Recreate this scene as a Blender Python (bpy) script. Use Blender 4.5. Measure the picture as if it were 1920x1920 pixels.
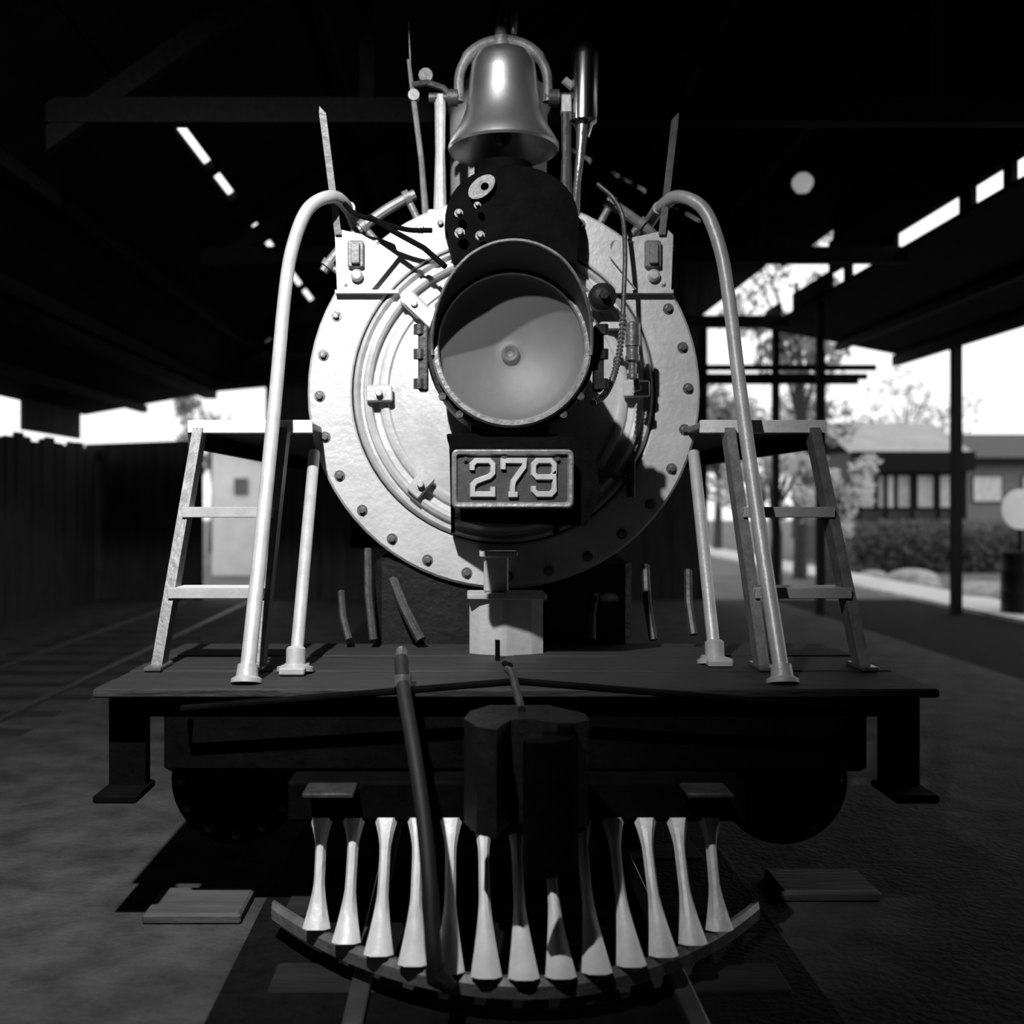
import bpy, math, random
from mathutils import Vector, Matrix
random.seed(7)
PI = math.pi
scene = bpy.context.scene
for o in list(bpy.data.objects): bpy.data.objects.remove(o)
C = scene.collection

# ---------------------------------------------------------------- camera, world, light, exposure
F = 1920.0; VX, VY = 870.0, 940.0; CH = 1.6          # focal length in px, vanishing point of the track, eye height
cd = bpy.data.cameras.new('camera'); cam = bpy.data.objects.new('camera', cd); C.objects.link(cam)
cam.location = (0, 0, CH); cam.rotation_euler = (PI/2, 0, 0)
cd.sensor_width = 36; cd.lens = 36.0*F/1920; cd.shift_x = (960-VX)/1920; cd.shift_y = -(960-VY)/1920
cd.clip_start = 0.05; cd.clip_end = 300
cd.dof.use_dof = True; cd.dof.focus_distance = 4.25; cd.dof.aperture_fstop = 1.2
scene.camera = cam
w = bpy.data.worlds.new('world'); scene.world = w; w.use_nodes = True
wn = w.node_tree.nodes; wl = w.node_tree.links
bg = wn['Background']; bg.inputs['Strength'].default_value = 1.45
tc = wn.new('ShaderNodeTexCoord'); nz = wn.new('ShaderNodeTexNoise'); nz.inputs['Scale'].default_value = 2.2; nz.inputs['Detail'].default_value = 5
cr = wn.new('ShaderNodeValToRGB'); cr.color_ramp.elements[0].position = .3; cr.color_ramp.elements[0].color = (.84,.84,.84,1)
cr.color_ramp.elements[1].position = .62; cr.color_ramp.elements[1].color = (1,1,1,1)
wl.new(tc.outputs['Generated'], nz.inputs['Vector']); wl.new(nz.outputs['Fac'], cr.inputs['Fac']); wl.new(cr.outputs['Color'], bg.inputs['Color'])
LAMP = Vector((-1.05, 0.95, 4.85))                    # added key light, unseen, up and left of the engine front
ld = bpy.data.lights.new('added_key_light', 'SPOT'); ld.energy = 2150; ld.shadow_soft_size = .05
ld.spot_size = math.radians(82); ld.spot_blend = 1
lo = bpy.data.objects.new('added_key_light', ld); C.objects.link(lo); lo.location = LAMP
lo.rotation_euler = (Vector((-1.55, 4.9, 1.9))-LAMP).to_track_quat('-Z', 'Y').to_euler()
vs = scene.view_settings; vs.view_transform = 'Standard'; vs.look = 'None'; vs.gamma = 1; vs.use_curve_mapping = False; vs.exposure = 0.0
scene.display_settings.display_device = 'sRGB'
scene.cycles.max_bounces = 6

# ---------------------------------------------------------------- materials (all grey: the photograph is black and white)
def mat(name, g, rough=.6, metal=0., var=.25, scale=8., bump=.0, bscale=40., stretch=(1,1,1), spec=.5, streak=None):
    m = bpy.data.materials.new(name); m.use_nodes = True
    n = m.node_tree.nodes; l = m.node_tree.links; b = n['Principled BSDF']
    b.inputs['Roughness'].default_value = rough; b.inputs['Metallic'].default_value = metal
    b.inputs['Specular IOR Level'].default_value = spec
    t = n.new('ShaderNodeTexCoord'); mp = n.new('ShaderNodeMapping'); mp.inputs['Scale'].default_value = stretch
    l.new(t.outputs['Object'], mp.inputs['Vector'])
    a = n.new('ShaderNodeTexNoise'); a.inputs['Scale'].default_value = scale; a.inputs['Detail'].default_value = 6; a.inputs['Roughness'].default_value = .65
    l.new(mp.outputs['Vector'], a.inputs['Vector'])
    r = n.new('ShaderNodeValToRGB'); lo_, hi = g*(1-var), min(1, g*(1+var))
    r.color_ramp.elements[0].position = .3; r.color_ramp.elements[0].color = (lo_, lo_, lo_, 1)
    r.color_ramp.elements[1].position = .7; r.color_ramp.elements[1].color = (hi, hi, hi, 1)
    l.new(a.outputs['Fac'], r.inputs['Fac']); l.new(r.outputs['Color'], b.inputs['Base Color'])
    if bump:
        c = n.new('ShaderNodeTexNoise'); c.inputs['Scale'].default_value = bscale; c.inputs['Detail'].default_value = 4
        l.new(mp.outputs['Vector'], c.inputs['Vector'])
        bp = n.new('ShaderNodeBump'); bp.inputs['Strength'].default_value = bump; bp.inputs['Distance'].default_value = .02
        l.new(c.outputs['Fac'], bp.inputs['Height']); l.new(bp.outputs['Normal'], b.inputs['Normal'])
    return m
SILVER = mat('aluminium_paint', .48, .45, .2, .14, 6, .16, 34, (1,1,1))
SILVER2 = mat('aluminium_paint_ring', .47, .45, .2, .16, 9, .14, 34)
CLAMP = mat('clamp_paint', .50, .4, .3, .15, 20, .1)
GREYPAINT = mat('grey_paint', .15, .5, .2, .35, 12, .2)
RAILPAINT = mat('handrail_paint', .42, .42, .2, .14, 10, .1)
BRASS = mat('polished_bell_metal', .80, .33, .96, .12, 6, .03, 12)
STEEL = mat('worn_steel', .22, .3, .7, .3, 20, .15)
DULLSTEEL = mat('dull_steel', .06, .5, .5, .4, 14, .2)
CHROME = mat('bright_nickel', .45, .22, 1., .1, 6)
BLACK = mat('black_engine_paint', .008, .55, 0, .5, 9, .25, 30, spec=.25)
SOOT = mat('sooty_black', .003, .8, 0, .5, 9, .2, spec=.03)
RUBBER = mat('rubber_hose', .014, .6, 0, .3, 20, spec=.3)
PLATEBG = mat('plate_ground_paint', .045, .5, .1, .35, 14, .1)
PLATEHI = mat('plate_raised_paint', .48, .4, .2, .12, 20)
REFL = mat('dusty_reflector', .17, .58, .5, .18, 4, .03, 8)
RIM = mat('headlight_rim_metal', .30, .42, .6, .25, 30, .2)
HOOD = mat('headlight_hood_inside', .025, .5, .2, .3, 8, .1)
PILOT = mat('pilot_bar_paint', .74, .5, .1, .16, 8, .2, 30)
DECK = mat('deck_plank', .016, .7, 0, .45, 6, .4, 20, (.4,3,3))
WHITEWALL = mat('pale_wall', .85, .8, 0, .12, 2, .1)
MIDGREY = mat('grey_roofing', .32, .7, 0, .15, 2)
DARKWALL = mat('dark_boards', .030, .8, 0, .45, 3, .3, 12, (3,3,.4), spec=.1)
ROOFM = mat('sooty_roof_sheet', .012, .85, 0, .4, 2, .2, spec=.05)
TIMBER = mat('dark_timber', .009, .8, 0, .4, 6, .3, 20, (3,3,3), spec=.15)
FLOOR = mat('dark_floor', .05, .92, 0, .5, 3.5, .5, 30, spec=.1)
DARKSTRIP = mat('dark_ground_strip', .010, .95, 0, .4, 3, .5, 20, spec=.05)
BALLAST = mat('dark_ballast', .006, .9, 0, .5, 14, .8, 40, spec=.1)
SLEEPER = mat('sleeper_wood', .022, .85, 0, .4, 6, .4, 20, (.5,3,3), spec=.1)
RAILTOP = mat('rail_steel', .16, .35, .7, .2, 10)
YARD = mat('yard_ground', .10, .95, 0, .5, 1.1, .5, 8)
CONCRETE = mat('pale_concrete', .55, .9, 0, .15, 3, .2)
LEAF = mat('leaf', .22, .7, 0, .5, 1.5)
DARKLEAF = mat('dark_leaf', .05, .7, 0, .5, 1.5)
BARK = mat('bark', .05, .9, 0, .4, 9, .4)
ROCK = mat('rock', .32, .9, 0, .4, 4, .4)
def glass_mat():
    m = bpy.data.materials.new('thin_glass'); m.use_nodes = True; n = m.node_tree.nodes; l = m.node_tree.links
    for x in list(n): n.remove(x)
    o = n.new('ShaderNodeOutputMaterial'); mx = n.new('ShaderNodeMixShader'); t = n.new('ShaderNodeBsdfTransparent'); g = n.new('ShaderNodeBsdfGlossy')
    d = n.new('ShaderNodeBsdfDiffuse'); d.inputs['Color'].default_value = (.5,.5,.5,1); g.inputs['Roughness'].default_value = .12
    m2 = n.new('ShaderNodeMixShader'); m2.inputs[0].default_value = .55
    t.inputs['Color'].default_value = (.93,.93,.93,1); mx.inputs[0].default_value = .10
    l.new(g.outputs[0], m2.inputs[1]); l.new(d.outputs[0], m2.inputs[2])
    l.new(t.outputs[0], mx.inputs[1]); l.new(m2.outputs[0], mx.inputs[2]); l.new(mx.outputs[0], o.inputs['Surface'])
    return m
GLASS = glass_mat()
DARKGLASS = mat('dark_window_glass', .03, .12, 0, .2, 3, spec=.6)
def emit(name, v, s):
    m = bpy.data.materials.new(name); m.use_nodes = True; b = m.node_tree.nodes['Principled BSDF']
    b.inputs['Base Color'].default_value = (.8,.8,.8,1); b.inputs['Emission Color'].default_value = (v,v,v,1); b.inputs['Emission Strength'].default_value = s
    return m
BULB = emit('lit_bulb', 1, .28); KEYGLASS = emit('key_lamp_glass', 1, 6)

# ---------------------------------------------------------------- mesh builder (all coordinates in world metres)
class MB:
    def __init__(s): s.v = []; s.f = []
    def add(s, vs_, fs):
        k = len(s.v); s.v += [Vector(v) for v in vs_]; s.f += [tuple(i+k for i in f) for f in fs]; return s
    def box(s, a, b, bev=0., M=None):
        x0,y0,z0 = [min(a[i],b[i]) for i in range(3)]; x1,y1,z1 = [max(a[i],b[i]) for i in range(3)]
        if bev <= 0:
            vs_ = [(x0,y0,z0),(x1,y0,z0),(x1,y1,z0),(x0,y1,z0),(x0,y0,z1),(x1,y0,z1),(x1,y1,z1),(x0,y1,z1)]
            fs = [(0,3,2,1),(4,5,6,7),(0,1,5,4),(1,2,6,5),(2,3,7,6),(3,0,4,7)]
        else:
            bev = min(bev, (x1-x0)*.45, (y1-y0)*.45, (z1-z0)*.45)
            def ring(z, i): return [(x0+i+bev*(0 if i else 1)*0+0,y0,z)]
            vs_ = []
            for (z, q) in ((z0, bev), (z0+bev, 0), (z1-bev, 0), (z1, bev)):
                X0,X1,Y0,Y1 = x0+q,x1-q,y0+q,y1-q; c = bev*.7
                vs_ += [(X0+c,Y0,z),(X1-c,Y0,z),(X1,Y0+c,z),(X1,Y1-c,z),(X1-c,Y1,z),(X0+c,Y1,z),(X0,Y1-c,z),(X0,Y0+c,z)]
            fs = [tuple(range(7,-1,-1)), tuple(range(24,32))]
            for r in range(3):
                for i in range(8): j=(i+1)%8; fs.append((r*8+i, r*8+j, r*8+8+j, r*8+8+i))
        if M: vs_ = [M @ Vector(v) for v in vs_]
        return s.add(vs_, fs)
    def rings(s, rs, close=False, cap=True):      # list of rings of equal count
        n = len(rs[0]); k = len(s.v)
        for r in rs: s.v += [Vector(p) for p in r]
        m = len(rs)
        for a in range(m if close else m-1):
            b = (a+1) % m
            for i in range(n):
                j = (i+1) % n; s.f.append((k+a*n+i, k+a*n+j, k+b*n+j, k+b*n+i))
        if cap and not close:
            s.f.append(tuple(k+i for i in range(n-1,-1,-1))); s.f.append(tuple(k+(m-1)*n+i for i in range(n)))
        return s
    def lathe(s, prof, org, axis, n=32, cap=True, close=False):      # prof: (r, h) along the axis
        org = Vector(org); ax = Vector(axis).normalized()
        u = ax.orthogonal().normalized()
        if abs(ax.y) > .9: u = Vector((1,0,0))
        if abs(ax.z) > .9: u = Vector((1,0,0))
        v = ax.cross(u)
        return s.rings([[org+ax*h+(u*math.cos(2*PI*i/n)+v*math.sin(2*PI*i/n))*max(r,1e-4) for i in range(n)] for r,h in prof], close, cap)
    def cyl(s, a, b, r, r2=None, n=12):
        a = Vector(a); b = Vector(b); return s.lathe([(r,0),(r if r2 is None else r2,(b-a).length)], a, b-a, n)
    def tube(s, pts, r, n=12, closed=False, cap=True):
        P = [Vector(p) for p in pts]; m = len(P); rs = []
        rad = r if isinstance(r, (list,tuple)) else [r]*m
        u = None
        for i in range(m):
            if closed: t = P[(i+1)%m]-P[i-1]
            else: t = P[min(i+1,m-1)]-P[max(i-1,0)]
            t.normalize()
            if u is None: u = t.orthogonal().normalized()
            u = (u - t*u.dot(t)).normalized(); v = t.cross(u)
            rs.append([P[i]+(u*math.cos(2*PI*k/n)+v*math.sin(2*PI*k/n))*rad[i] for k in range(n)])
        return s.rings(rs, closed, cap)
    def prism(s, poly, y0, y1, plane='xz'):        # poly of (a,b) extruded along the third axis
        def P(a,b,h): return {'xz':(a,h,b),'yz':(h,a,b),'xy':(a,b,h)}[plane]
        n = len(poly); vs_ = [P(a,b,y0) for a,b in poly]+[P(a,b,y1) for a,b in poly]
        fs = [tuple(range(n)), tuple(range(2*n-1,n-1,-1))]+[(i,(i+1)%n+0,(i+1)%n+n,i+n)[::-1] for i in range(n)]
        return s.add(vs_, fs)
    def build(s, name, m, parent=None, org=None, smooth=True):
        if org is None: org = WP[parent] if parent else Vector((0,0,0))
        org = Vector(org); me = bpy.data.meshes.new(name)
        me.from_pydata([v-org for v in s.v], [], s.f); me.materials.append(m)
        import bmesh as _b
        bm = _b.new(); bm.from_mesh(me); _b.ops.recalc_face_normals(bm, faces=bm.faces); bm.to_mesh(me); bm.free()
        if smooth:
            me.polygons.foreach_set('use_smooth', [True]*len(me.polygons)); me.set_sharp_from_angle(angle=math.radians(35))
        return link(bpy.data.objects.new(name, me), parent, org)
WP = {}
def link(o, parent, org):
    C.objects.link(o); WP[o] = Vector(org)
    if parent: o.parent = parent; o.location = Vector(org)-WP[parent]
    else: o.location = org
    return o
def copy(o, org, parent, rot=None):
    c = o.copy(); link(c, parent, org)
    if rot: c.rotation_euler = rot
    return c
def thing(name, org, label, cat, group=None):
    o = link(bpy.data.objects.new(name, None), None, org); tag(o, label, cat, group); return o
def tag(o, label, cat, group=None, kind=None):
    o['label'] = label; o['category'] = cat
    if group: o['group'] = group
    if kind: o['kind'] = kind
    return o
def struct(o): o['kind'] = 'structure'; return o
def lab(o, t): o['label'] = t; return o
def at(px, py, d): return Vector(((px-VX)/F*d, d, CH+(VY-py)/F*d))
def spline(P, k=8):                                 # Catmull-Rom
    P = [Vector(p) for p in P]; Q = [2*P[0]-P[1]]+P+[2*P[-1]-P[-2]]; out = []
    for i in range(1, len(Q)-2):
        for j in range(k):
            t = j/k; a,b,c,d = Q[i-1],Q[i],Q[i+1],Q[i+2]
            out.append(.5*((2*b)+(c-a)*t+(2*a-5*b+4*c-d)*t*t+(3*b-a-3*c+d)*t**3))
    return out+[P[-1]]

# ================================================================ THE SETTING
G = 0.0     # floor level; rail heads stand a little above it
floor = struct(MB().box((-6.1,-6,-.12),(5.1,17,-.03)).build('floor', FLOOR))
struct(MB().box((5.1,-6,-.14),(7.45,17.2,-.04)).build('trim_1', DARKSTRIP))  # ground strip under the right lean-to, darker than the floor
struct(MB().box((7.45,-6,-.12),(8.6,60,.02)).build('path', CONCRETE))
yb = MB().box((8.6,-10,-.16),(70,90,-.05)).box((-70,17,-.16),(7.45,90,-.06)).box((-70,-10,-.16),(-6.2,17,-.06))
struct(yb.build('ground', YARD))
# roof: main span with ridge, lean-tos either side, sheets split so the daylight slot shows
ROOF0, ROOF1 = -6.0, 17.0
ceiling = struct(link(bpy.data.objects.new('ceiling', None), None, (0,0,5)))
def sheet(xa, za, xb, zb, y0, y1, t=.05):
    m = MB(); n = max(2, int(math.hypot(xb-xa, zb-za)/.6)); return m.add(
        [(xa,y0,za),(xb,y0,zb),(xb,y1,zb),(xa,y1,za),(xa,y0,za+t),(xb,y0,zb+t),(xb,y1,zb+t),(xa,y1,za+t)],
        [(0,3,2,1),(4,5,6,7),(0,1,5,4),(1,2,6,5),(2,3,7,6),(3,0,4,7)])
def zl(x): return 7.6-.70*(1.5-x)      # left slope
def zr(x): return 7.6-.556*(x-1.5)     # right slope
step = 2.3
y = ROOF0
while y < ROOF1-.01:
    y2 = min(y+step, ROOF1)
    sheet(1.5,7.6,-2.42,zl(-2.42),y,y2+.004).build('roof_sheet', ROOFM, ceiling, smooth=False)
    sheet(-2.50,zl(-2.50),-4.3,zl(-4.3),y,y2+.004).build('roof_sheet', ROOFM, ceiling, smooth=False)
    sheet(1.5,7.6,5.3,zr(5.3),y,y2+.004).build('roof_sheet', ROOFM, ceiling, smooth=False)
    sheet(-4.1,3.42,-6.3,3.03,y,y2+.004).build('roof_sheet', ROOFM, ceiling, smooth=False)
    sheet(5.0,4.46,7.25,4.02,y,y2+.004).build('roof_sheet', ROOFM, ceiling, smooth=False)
    y = y2
# the slots: battens cover parts of them
b = MB(); y = ROOF0
gaps = [(8.8,9.9),(10.1,10.9),(11.9,12.3),(12.7,13.2),(14.1,15.5),(15.6,16.8)]
cur = ROOF0
for g0,g1 in gaps+[(ROOF1,ROOF1)]:
    if g0>cur: b.add([(-2.36,cur,zl(-2.36)-.02),(-2.56,cur,zl(-2.56)-.02),(-2.56,g0,zl(-2.56)-.02),(-2.36,g0,zl(-2.36)-.02),(-2.36,cur,zl(-2.36)+.07),(-2.56,cur,zl(-2.56)+.07),(-2.56,g0,zl(-2.56)+.07),(-2.36,g0,zl(-2.36)+.07)],[(0,3,2,1),(4,5,6,7),(0,1,5,4),(1,2,6,5),(2,3,7,6),(3,0,4,7)])
    cur = g1
b.build('ridge_batten', ROOFM, ceiling, smooth=False)
b = MB(); cur = ROOF0
for g0,g1 in [(8.6,9.35),(9.5,10.1),(10.35,11.9),(12.5,13.3),(13.5,14.0),(15.6,16.3),(ROOF1,ROOF1)]:
    if g0>cur: b.box((5.0,cur,4.47),(5.06,g0,4.76))
    cur = g1
b.build('eave_batten', ROOFM, ceiling, smooth=False)
for x,z in ((-3.4,zl(-3.4)),(-1.2,zl(-1.2)),(.4,zl(.4)),(2.8,zr(2.8)),(4.1,zr(4.1)),(-5.3,3.2),(6.2,4.22)):
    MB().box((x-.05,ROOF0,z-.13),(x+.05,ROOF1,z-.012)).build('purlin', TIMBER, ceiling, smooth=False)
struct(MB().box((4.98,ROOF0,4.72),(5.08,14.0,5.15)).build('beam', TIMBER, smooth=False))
struct(MB().box((5.04,ROOF0,5.1),(5.14,4.4,5.62)).box((5.04,8.9,5.1),(5.14,14.0,5.62)).build('trim_2', ROOFM, smooth=False))  # gap left out of view so bell and whistle reflect the sky
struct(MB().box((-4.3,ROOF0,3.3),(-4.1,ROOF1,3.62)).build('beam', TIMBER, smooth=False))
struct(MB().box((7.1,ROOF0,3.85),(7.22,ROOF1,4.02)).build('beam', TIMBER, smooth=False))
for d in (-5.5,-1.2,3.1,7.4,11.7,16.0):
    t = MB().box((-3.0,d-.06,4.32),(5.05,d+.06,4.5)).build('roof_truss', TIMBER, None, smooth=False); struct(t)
    for xa,xb,f in ((-3.0,1.5,zl),(5.05,1.5,zr)):
        r = MB().add([(xa,d-.05,f(xa)-.33),(xb,d-.05,f(xb)-.33),(xb,d-.05,f(xb)-.15),(xa,d-.05,f(xa)-.15),(xa,d+.05,f(xa)-.33),(xb,d+.05,f(xb)-.33),(xb,d+.05,f(xb)-.15),(xa,d+.05,f(xa)-.15)],
                 [(0,1,2,3),(7,6,5,4),(0,4,5,1),(1,5,6,2),(2,6,7,3),(3,7,4,0)])
        r.build('rafter', TIMBER, t, smooth=False)
    for x in (-.7,1.5,3.4):
        MB().box((x-.05,d-.045,4.5),(x+.05,d+.045,(zl if x<1.5 else zr)(x)-.2)).build('strut', TIMBER, t, smooth=False)
# side walls and posts
wl_ = struct(link(bpy.data.objects.new('wall_left', None), None, (-6.1,5,0)))
y = -6.0; k = 0
while y < 16.9:
    wd = .28+.03*math.sin(k*2.1)
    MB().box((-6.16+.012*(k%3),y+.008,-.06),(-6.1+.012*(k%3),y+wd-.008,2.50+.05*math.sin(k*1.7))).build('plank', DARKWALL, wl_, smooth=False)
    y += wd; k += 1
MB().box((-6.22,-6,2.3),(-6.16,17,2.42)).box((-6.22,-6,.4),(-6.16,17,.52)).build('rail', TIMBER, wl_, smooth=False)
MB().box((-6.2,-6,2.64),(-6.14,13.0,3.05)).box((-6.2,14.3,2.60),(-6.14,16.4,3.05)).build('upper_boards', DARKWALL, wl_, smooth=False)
struct(MB().box((-6.3,-6.1,-.06),(7.3,-6,7.7)).build('wall_front_blocker', DARKWALL, smooth=False))  # unseen wall behind the camera, closed to keep sky light off the engine
wr_ = struct(link(bpy.data.objects.new('wall_right_blocker', None), None, (7.3,0,0)))  # added unseen wall, cuts sky fill on the smokebox front
y = -6.0; k = 0
while y < 4.6:
    MB().box((7.28+.012*(k%2),y+.006,-.06),(7.34+.012*(k%2),y+.394,4.0)).build('plank', DARKWALL, wr_, smooth=False); y += .4; k += 1
struct(MB().box((5.04,-6,4.76),(5.1,4.4,5.1)).build('trim_4', ROOFM, smooth=False))
# end wall, dark boards from x=-3.3 to 3.98; the right bay is open
wb = struct(link(bpy.data.objects.new('wall_back', None), None, (0,17,0)))
x = -3.3; k = 0
while x < 3.97:
    x2 = min(x+.45, 3.98); f = lambda q: (zl if q<1.5 else zr)(q)
    MB().prism([(x+.006,-.05),(x2-.006,-.05),(x2-.006,f(x2)),(x+.006,f(x))], 17.0+.01*(k%2), 17.06+.01*(k%2)).build('plank', DARKWALL, wb, smooth=False); x = x2; k += 1
MB().prism([(-3.29,-.04),(3.97,-.04),(3.97,zr(3.97)),(1.5,7.58),(-3.29,zl(-3.29))], 17.075, 17.10).build('backing', ROOFM, wb, smooth=False)  # sheet added to stop daylight leaking between the planks
MB().prism([(3.98,4.70),(5.02,5.50),(5.02,5.7),(3.98,6.3)], 17.0, 17.06).build('gable_board', DARKWALL, wb, smooth=False)
MB().prism([(-4.2,3.42),(-3.3,3.5),(-3.3,4.4),(-4.2,3.7)], 17.0, 17.06).build('gable_board', DARKWALL, wb, smooth=False)
MB().prism([(-6.3,-.05),(-4.35,-.05),(-4.35,2.62),(-6.3,2.55)], 17.02, 17.08).build('plank', DARKWALL, wb, smooth=False)
# braced open frame filling the right bay of the end wall
fr = thing('timber_scaffold', (4.6,17,0), 'dark open timber scaffold of posts and rails behind the right running board', 'scaffold')
for x in (3.99,5.19,5.95):
    MB().box((x-.055,17.0,-.05),(x+.055,17.11,4.62 if x<5.5 else 4.1)).build('post', TIMBER, fr, smooth=False)
for x0,x1,z,h in ((3.6,5.3,4.57,.07),(3.98,6.9,3.84,.05),(3.98,6.75,3.69,.05),(3.98,6.6,3.60,.04)):
    MB().box((x0,17.12,z-h),(x1,17.18,z+h)).build('rail', TIMBER, fr, smooth=False)
for yy in (1.5,14.7):
    struct(MB().box((5.06,yy-.045,-.05),(5.16,yy+.045,4.7)).build('post', TIMBER, smooth=False))
for yy in (14.9,):
    struct(MB().box((7.1,yy-.07,-.05),(7.22,yy+.07,3.85)).build('post', TIMBER, smooth=False))

# ---- tracks
def track(xc, name_label, cat='track', y0=-3., y1=17.5, show=True):
    t = thing('railway_track', (xc, 6, 0), name_label, cat)
    for s in (-1,1):
        x = xc+s*.5335; MB().prism([(x-.055,-.12),(x+.055,-.12),(x+.055,-.10),(x+.012,-.085),(x+.012,-.04),(x+.032,-.03),(x+.032,-.003),(x+.026,0),(x-.026,0),(x-.032,-.003),(x-.032,-.03),(x-.012,-.04),(x-.012,-.085),(x-.055,-.10)], y0, y1).build('rail', RAILTOP if show else DULLSTEEL, t, smooth=False)
    tie = None; yy = y0+.3; k = 0
    while yy < y1:
        o_ = (xc+.03*math.sin(k*3.3), yy, -.06)
        if tie is None: tie = MB().box((xc-.88,yy-.11,-.1),(xc+.88,yy+.11,-.022),.012).build('sleeper', SLEEPER, t, org=(xc,yy,-.06), smooth=False)
        else: copy(tie, o_, t, (0,0,.02*math.sin(k*2.2)))
        yy += .62; k += 1
    return t
LX = 0.19
track(LX, 'track of two worn steel rails and sleepers under the steam locomotive')
track(-3.97, 'dark side track between the locomotive and the boarded left wall', show=False)
struct(MB().box((LX-1.0,-3,-.055),(LX+1.0,16.9,-.028)).build('trim_3', BALLAST, smooth=False))  # ballast strip along the track, darker than the floor

for xa,xb,yc,lb in ((-1.24,-.86,4.08,'short timber plank on the ground under the left cylinder of the locomotive'),(1.30,1.70,4.30,'short timber plank on the ground under the right cylinder of the locomotive')):
    tag(MB().box((xa,yc-.14,-.032),(xb,yc+.14,.012),.01).build('timber_plank', mat('weathered_timber', .06, .8, 0, .4, 6, .3, 20, (.5,3,3)), None, org=((xa+xb)/2,yc,-.03), smooth=False), lb, 'plank', 'planks beside the rails')
# ================================================================ THE LOCOMOTIVE
loco = thing('steam_locomotive', (LX, 7.5, 0), 'black steam locomotive number 279 with silver smokebox front, brass bell, headlight and barred pilot', 'locomotive')
def L(o, d, z): return Vector((LX+o, d, z))
SZ, SR, SD = 2.12, .937, 4.9
# smokebox shell and boiler
MB().lathe([(SR-.02,0),(SR,.02),(SR,.9),(SR-.015,.9),(SR-.015,1.35)], L(0,SD+.02,SZ), (0,1,0), 64).build('smokebox', BLACK, loco)
bo = MB().lathe([(.93,0),(.96,.02),(.96,3.6),(.93,3.65)], L(0,6.25,SZ), (0,1,0), 48).build('boiler', BLACK, loco)
for yy in (6.5,7.4,8.3,9.2):
    MB().lathe([(.962,0),(.972,.005),(.972,.045),(.962,.05)], L(0,yy,SZ), (0,1,0), 48).build('boiler_band', DULLSTEEL, bo)
# front ring
n = 72
ring = MB().lathe([(.727,.03),(.727,-.012),(.735,-.018),(.925,-.018),(SR,-.006),(SR,.06),(.727,.06)], L(0,SD,SZ), (0,1,0), n, cap=False, close=True).build('smokebox_front', SILVER, loco)
def hexbolt(o, r=.013, h=.02, wr=.021):
    m = MB().lathe([(wr,0),(wr,-.005)], o, (0,1,0), 14); m.lathe([(r,-.005),(r,-h*.8),(r*.8,-h)], o, (0,1,0), 6); return m
NB = 28; c0 = L(0,SD-.018,SZ); bolt = None
for i in range(NB):
    a = math.radians(180+1.2+i*360/NB); p = c0+Vector((math.cos(a)*.878,0,math.sin(a)*.878))
    if bolt is None: bolt = hexbolt(p, .016, .024, .026).build('bolt', STEEL, ring, org=p)
    else: copy(bolt, p, ring, (0,a*1.7,0))
# door: raised rim mouldings and a gently dished plate
door = MB().lathe([(.72,.05),(.72,-.0),(.712,-.020),(.70,-.03),(.690,-.02),(.684,-.006),(.672,-.006),(.664,-.034),(.646,-.042),(.632,-.034),(.626,-.004),(.60,-.002),(.59,-.022),(.575,-.03),(.555,-.03),(.545,-.018),(.40,-.040),(.22,-.062),(.05,-.07),(.0005,-.07)],
    L(0,SD,SZ), (0,1,0), n).build('smokebox_door', SILVER2, loco)
cl0 = None
def clamp_mesh(org):
    m = MB(); o = Vector(org)
    m.box(o+Vector((-.062,-.075,-.040)), o+Vector((.062,-.045,.040)), .008)
    m.box(o+Vector((.03,-.05,-.034)), o+Vector((.062,-.0,.034)), .006)
    m.lathe([(.030,-.075),(.030,-.079),(.017,-.079),(.017,-.10),(.013,-.106)], o, (0,1,0), 12)
    return m
for adeg in (1,136,181,228,312,46):
    a = math.radians(adeg); rr = .59 if adeg != 1 else .625
    p = L(0,SD,SZ)+Vector((math.cos(a)*rr,0,math.sin(a)*rr))
    if cl0 is None: cl0 = clamp_mesh(p).build('door_clamp', CLAMP, door, org=p); cl0.rotation_euler = (0,-a,0)
    else: copy(cl0, p, door, (0,-a,0))
# long plate bar of the upper left clamp
a = math.radians(136); p = L(0,SD,SZ)+Vector((math.cos(a)*.53,0,math.sin(a)*.53))
q = MB().box(p+Vector((-.13,-.088,-.033)), p+Vector((.10,-.076,.033)), .004); q.lathe([(.028,-.09),(.028,-.10),(.015,-.10),(.015,-.115)], p+Vector((-.07,0,0)), (0,1,0), 12)
o_ = q.build('clamp_bar', CLAMP, door, org=p); o_.rotation_euler = (0,-a,0)
# hinge at the right of the door
hg = MB().cyl(L(.60,SD-.06,SZ-.5), L(.60,SD-.06,SZ-.33), .022); hg.cyl(L(.575,SD-.05,SZ-.42), L(.4,SD-.06,SZ-.36), .012)
hg.build('door_hinge', DULLSTEEL, door)

# stack behind the bell
st = MB().lathe([(.36,0),(.32,.05),(.265,.12),(.262,.25),(.268,.72),(.285,.76),(.285,.83),(.265,.84),(.24,.80),(.23,.1)], L(0,5.62,SZ+SR-.06), (0,0,1), 40, cap=False).build('chimney', CLAMP, loco)
MB().lathe([(.42,-.04),(.42,.36),(.34,.48),(.16,.55),(.0005,.56)], L(0,7.0,SZ+.9), (0,0,1), 32).build('sand_dome', BLACK, loco)
MB().lathe([(.40,-.04),(.40,.40),(.32,.52),(.16,.60),(.0005,.61)], L(0,8.5,SZ+.9), (0,0,1), 32).build('steam_dome', BLACK, loco)

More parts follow.
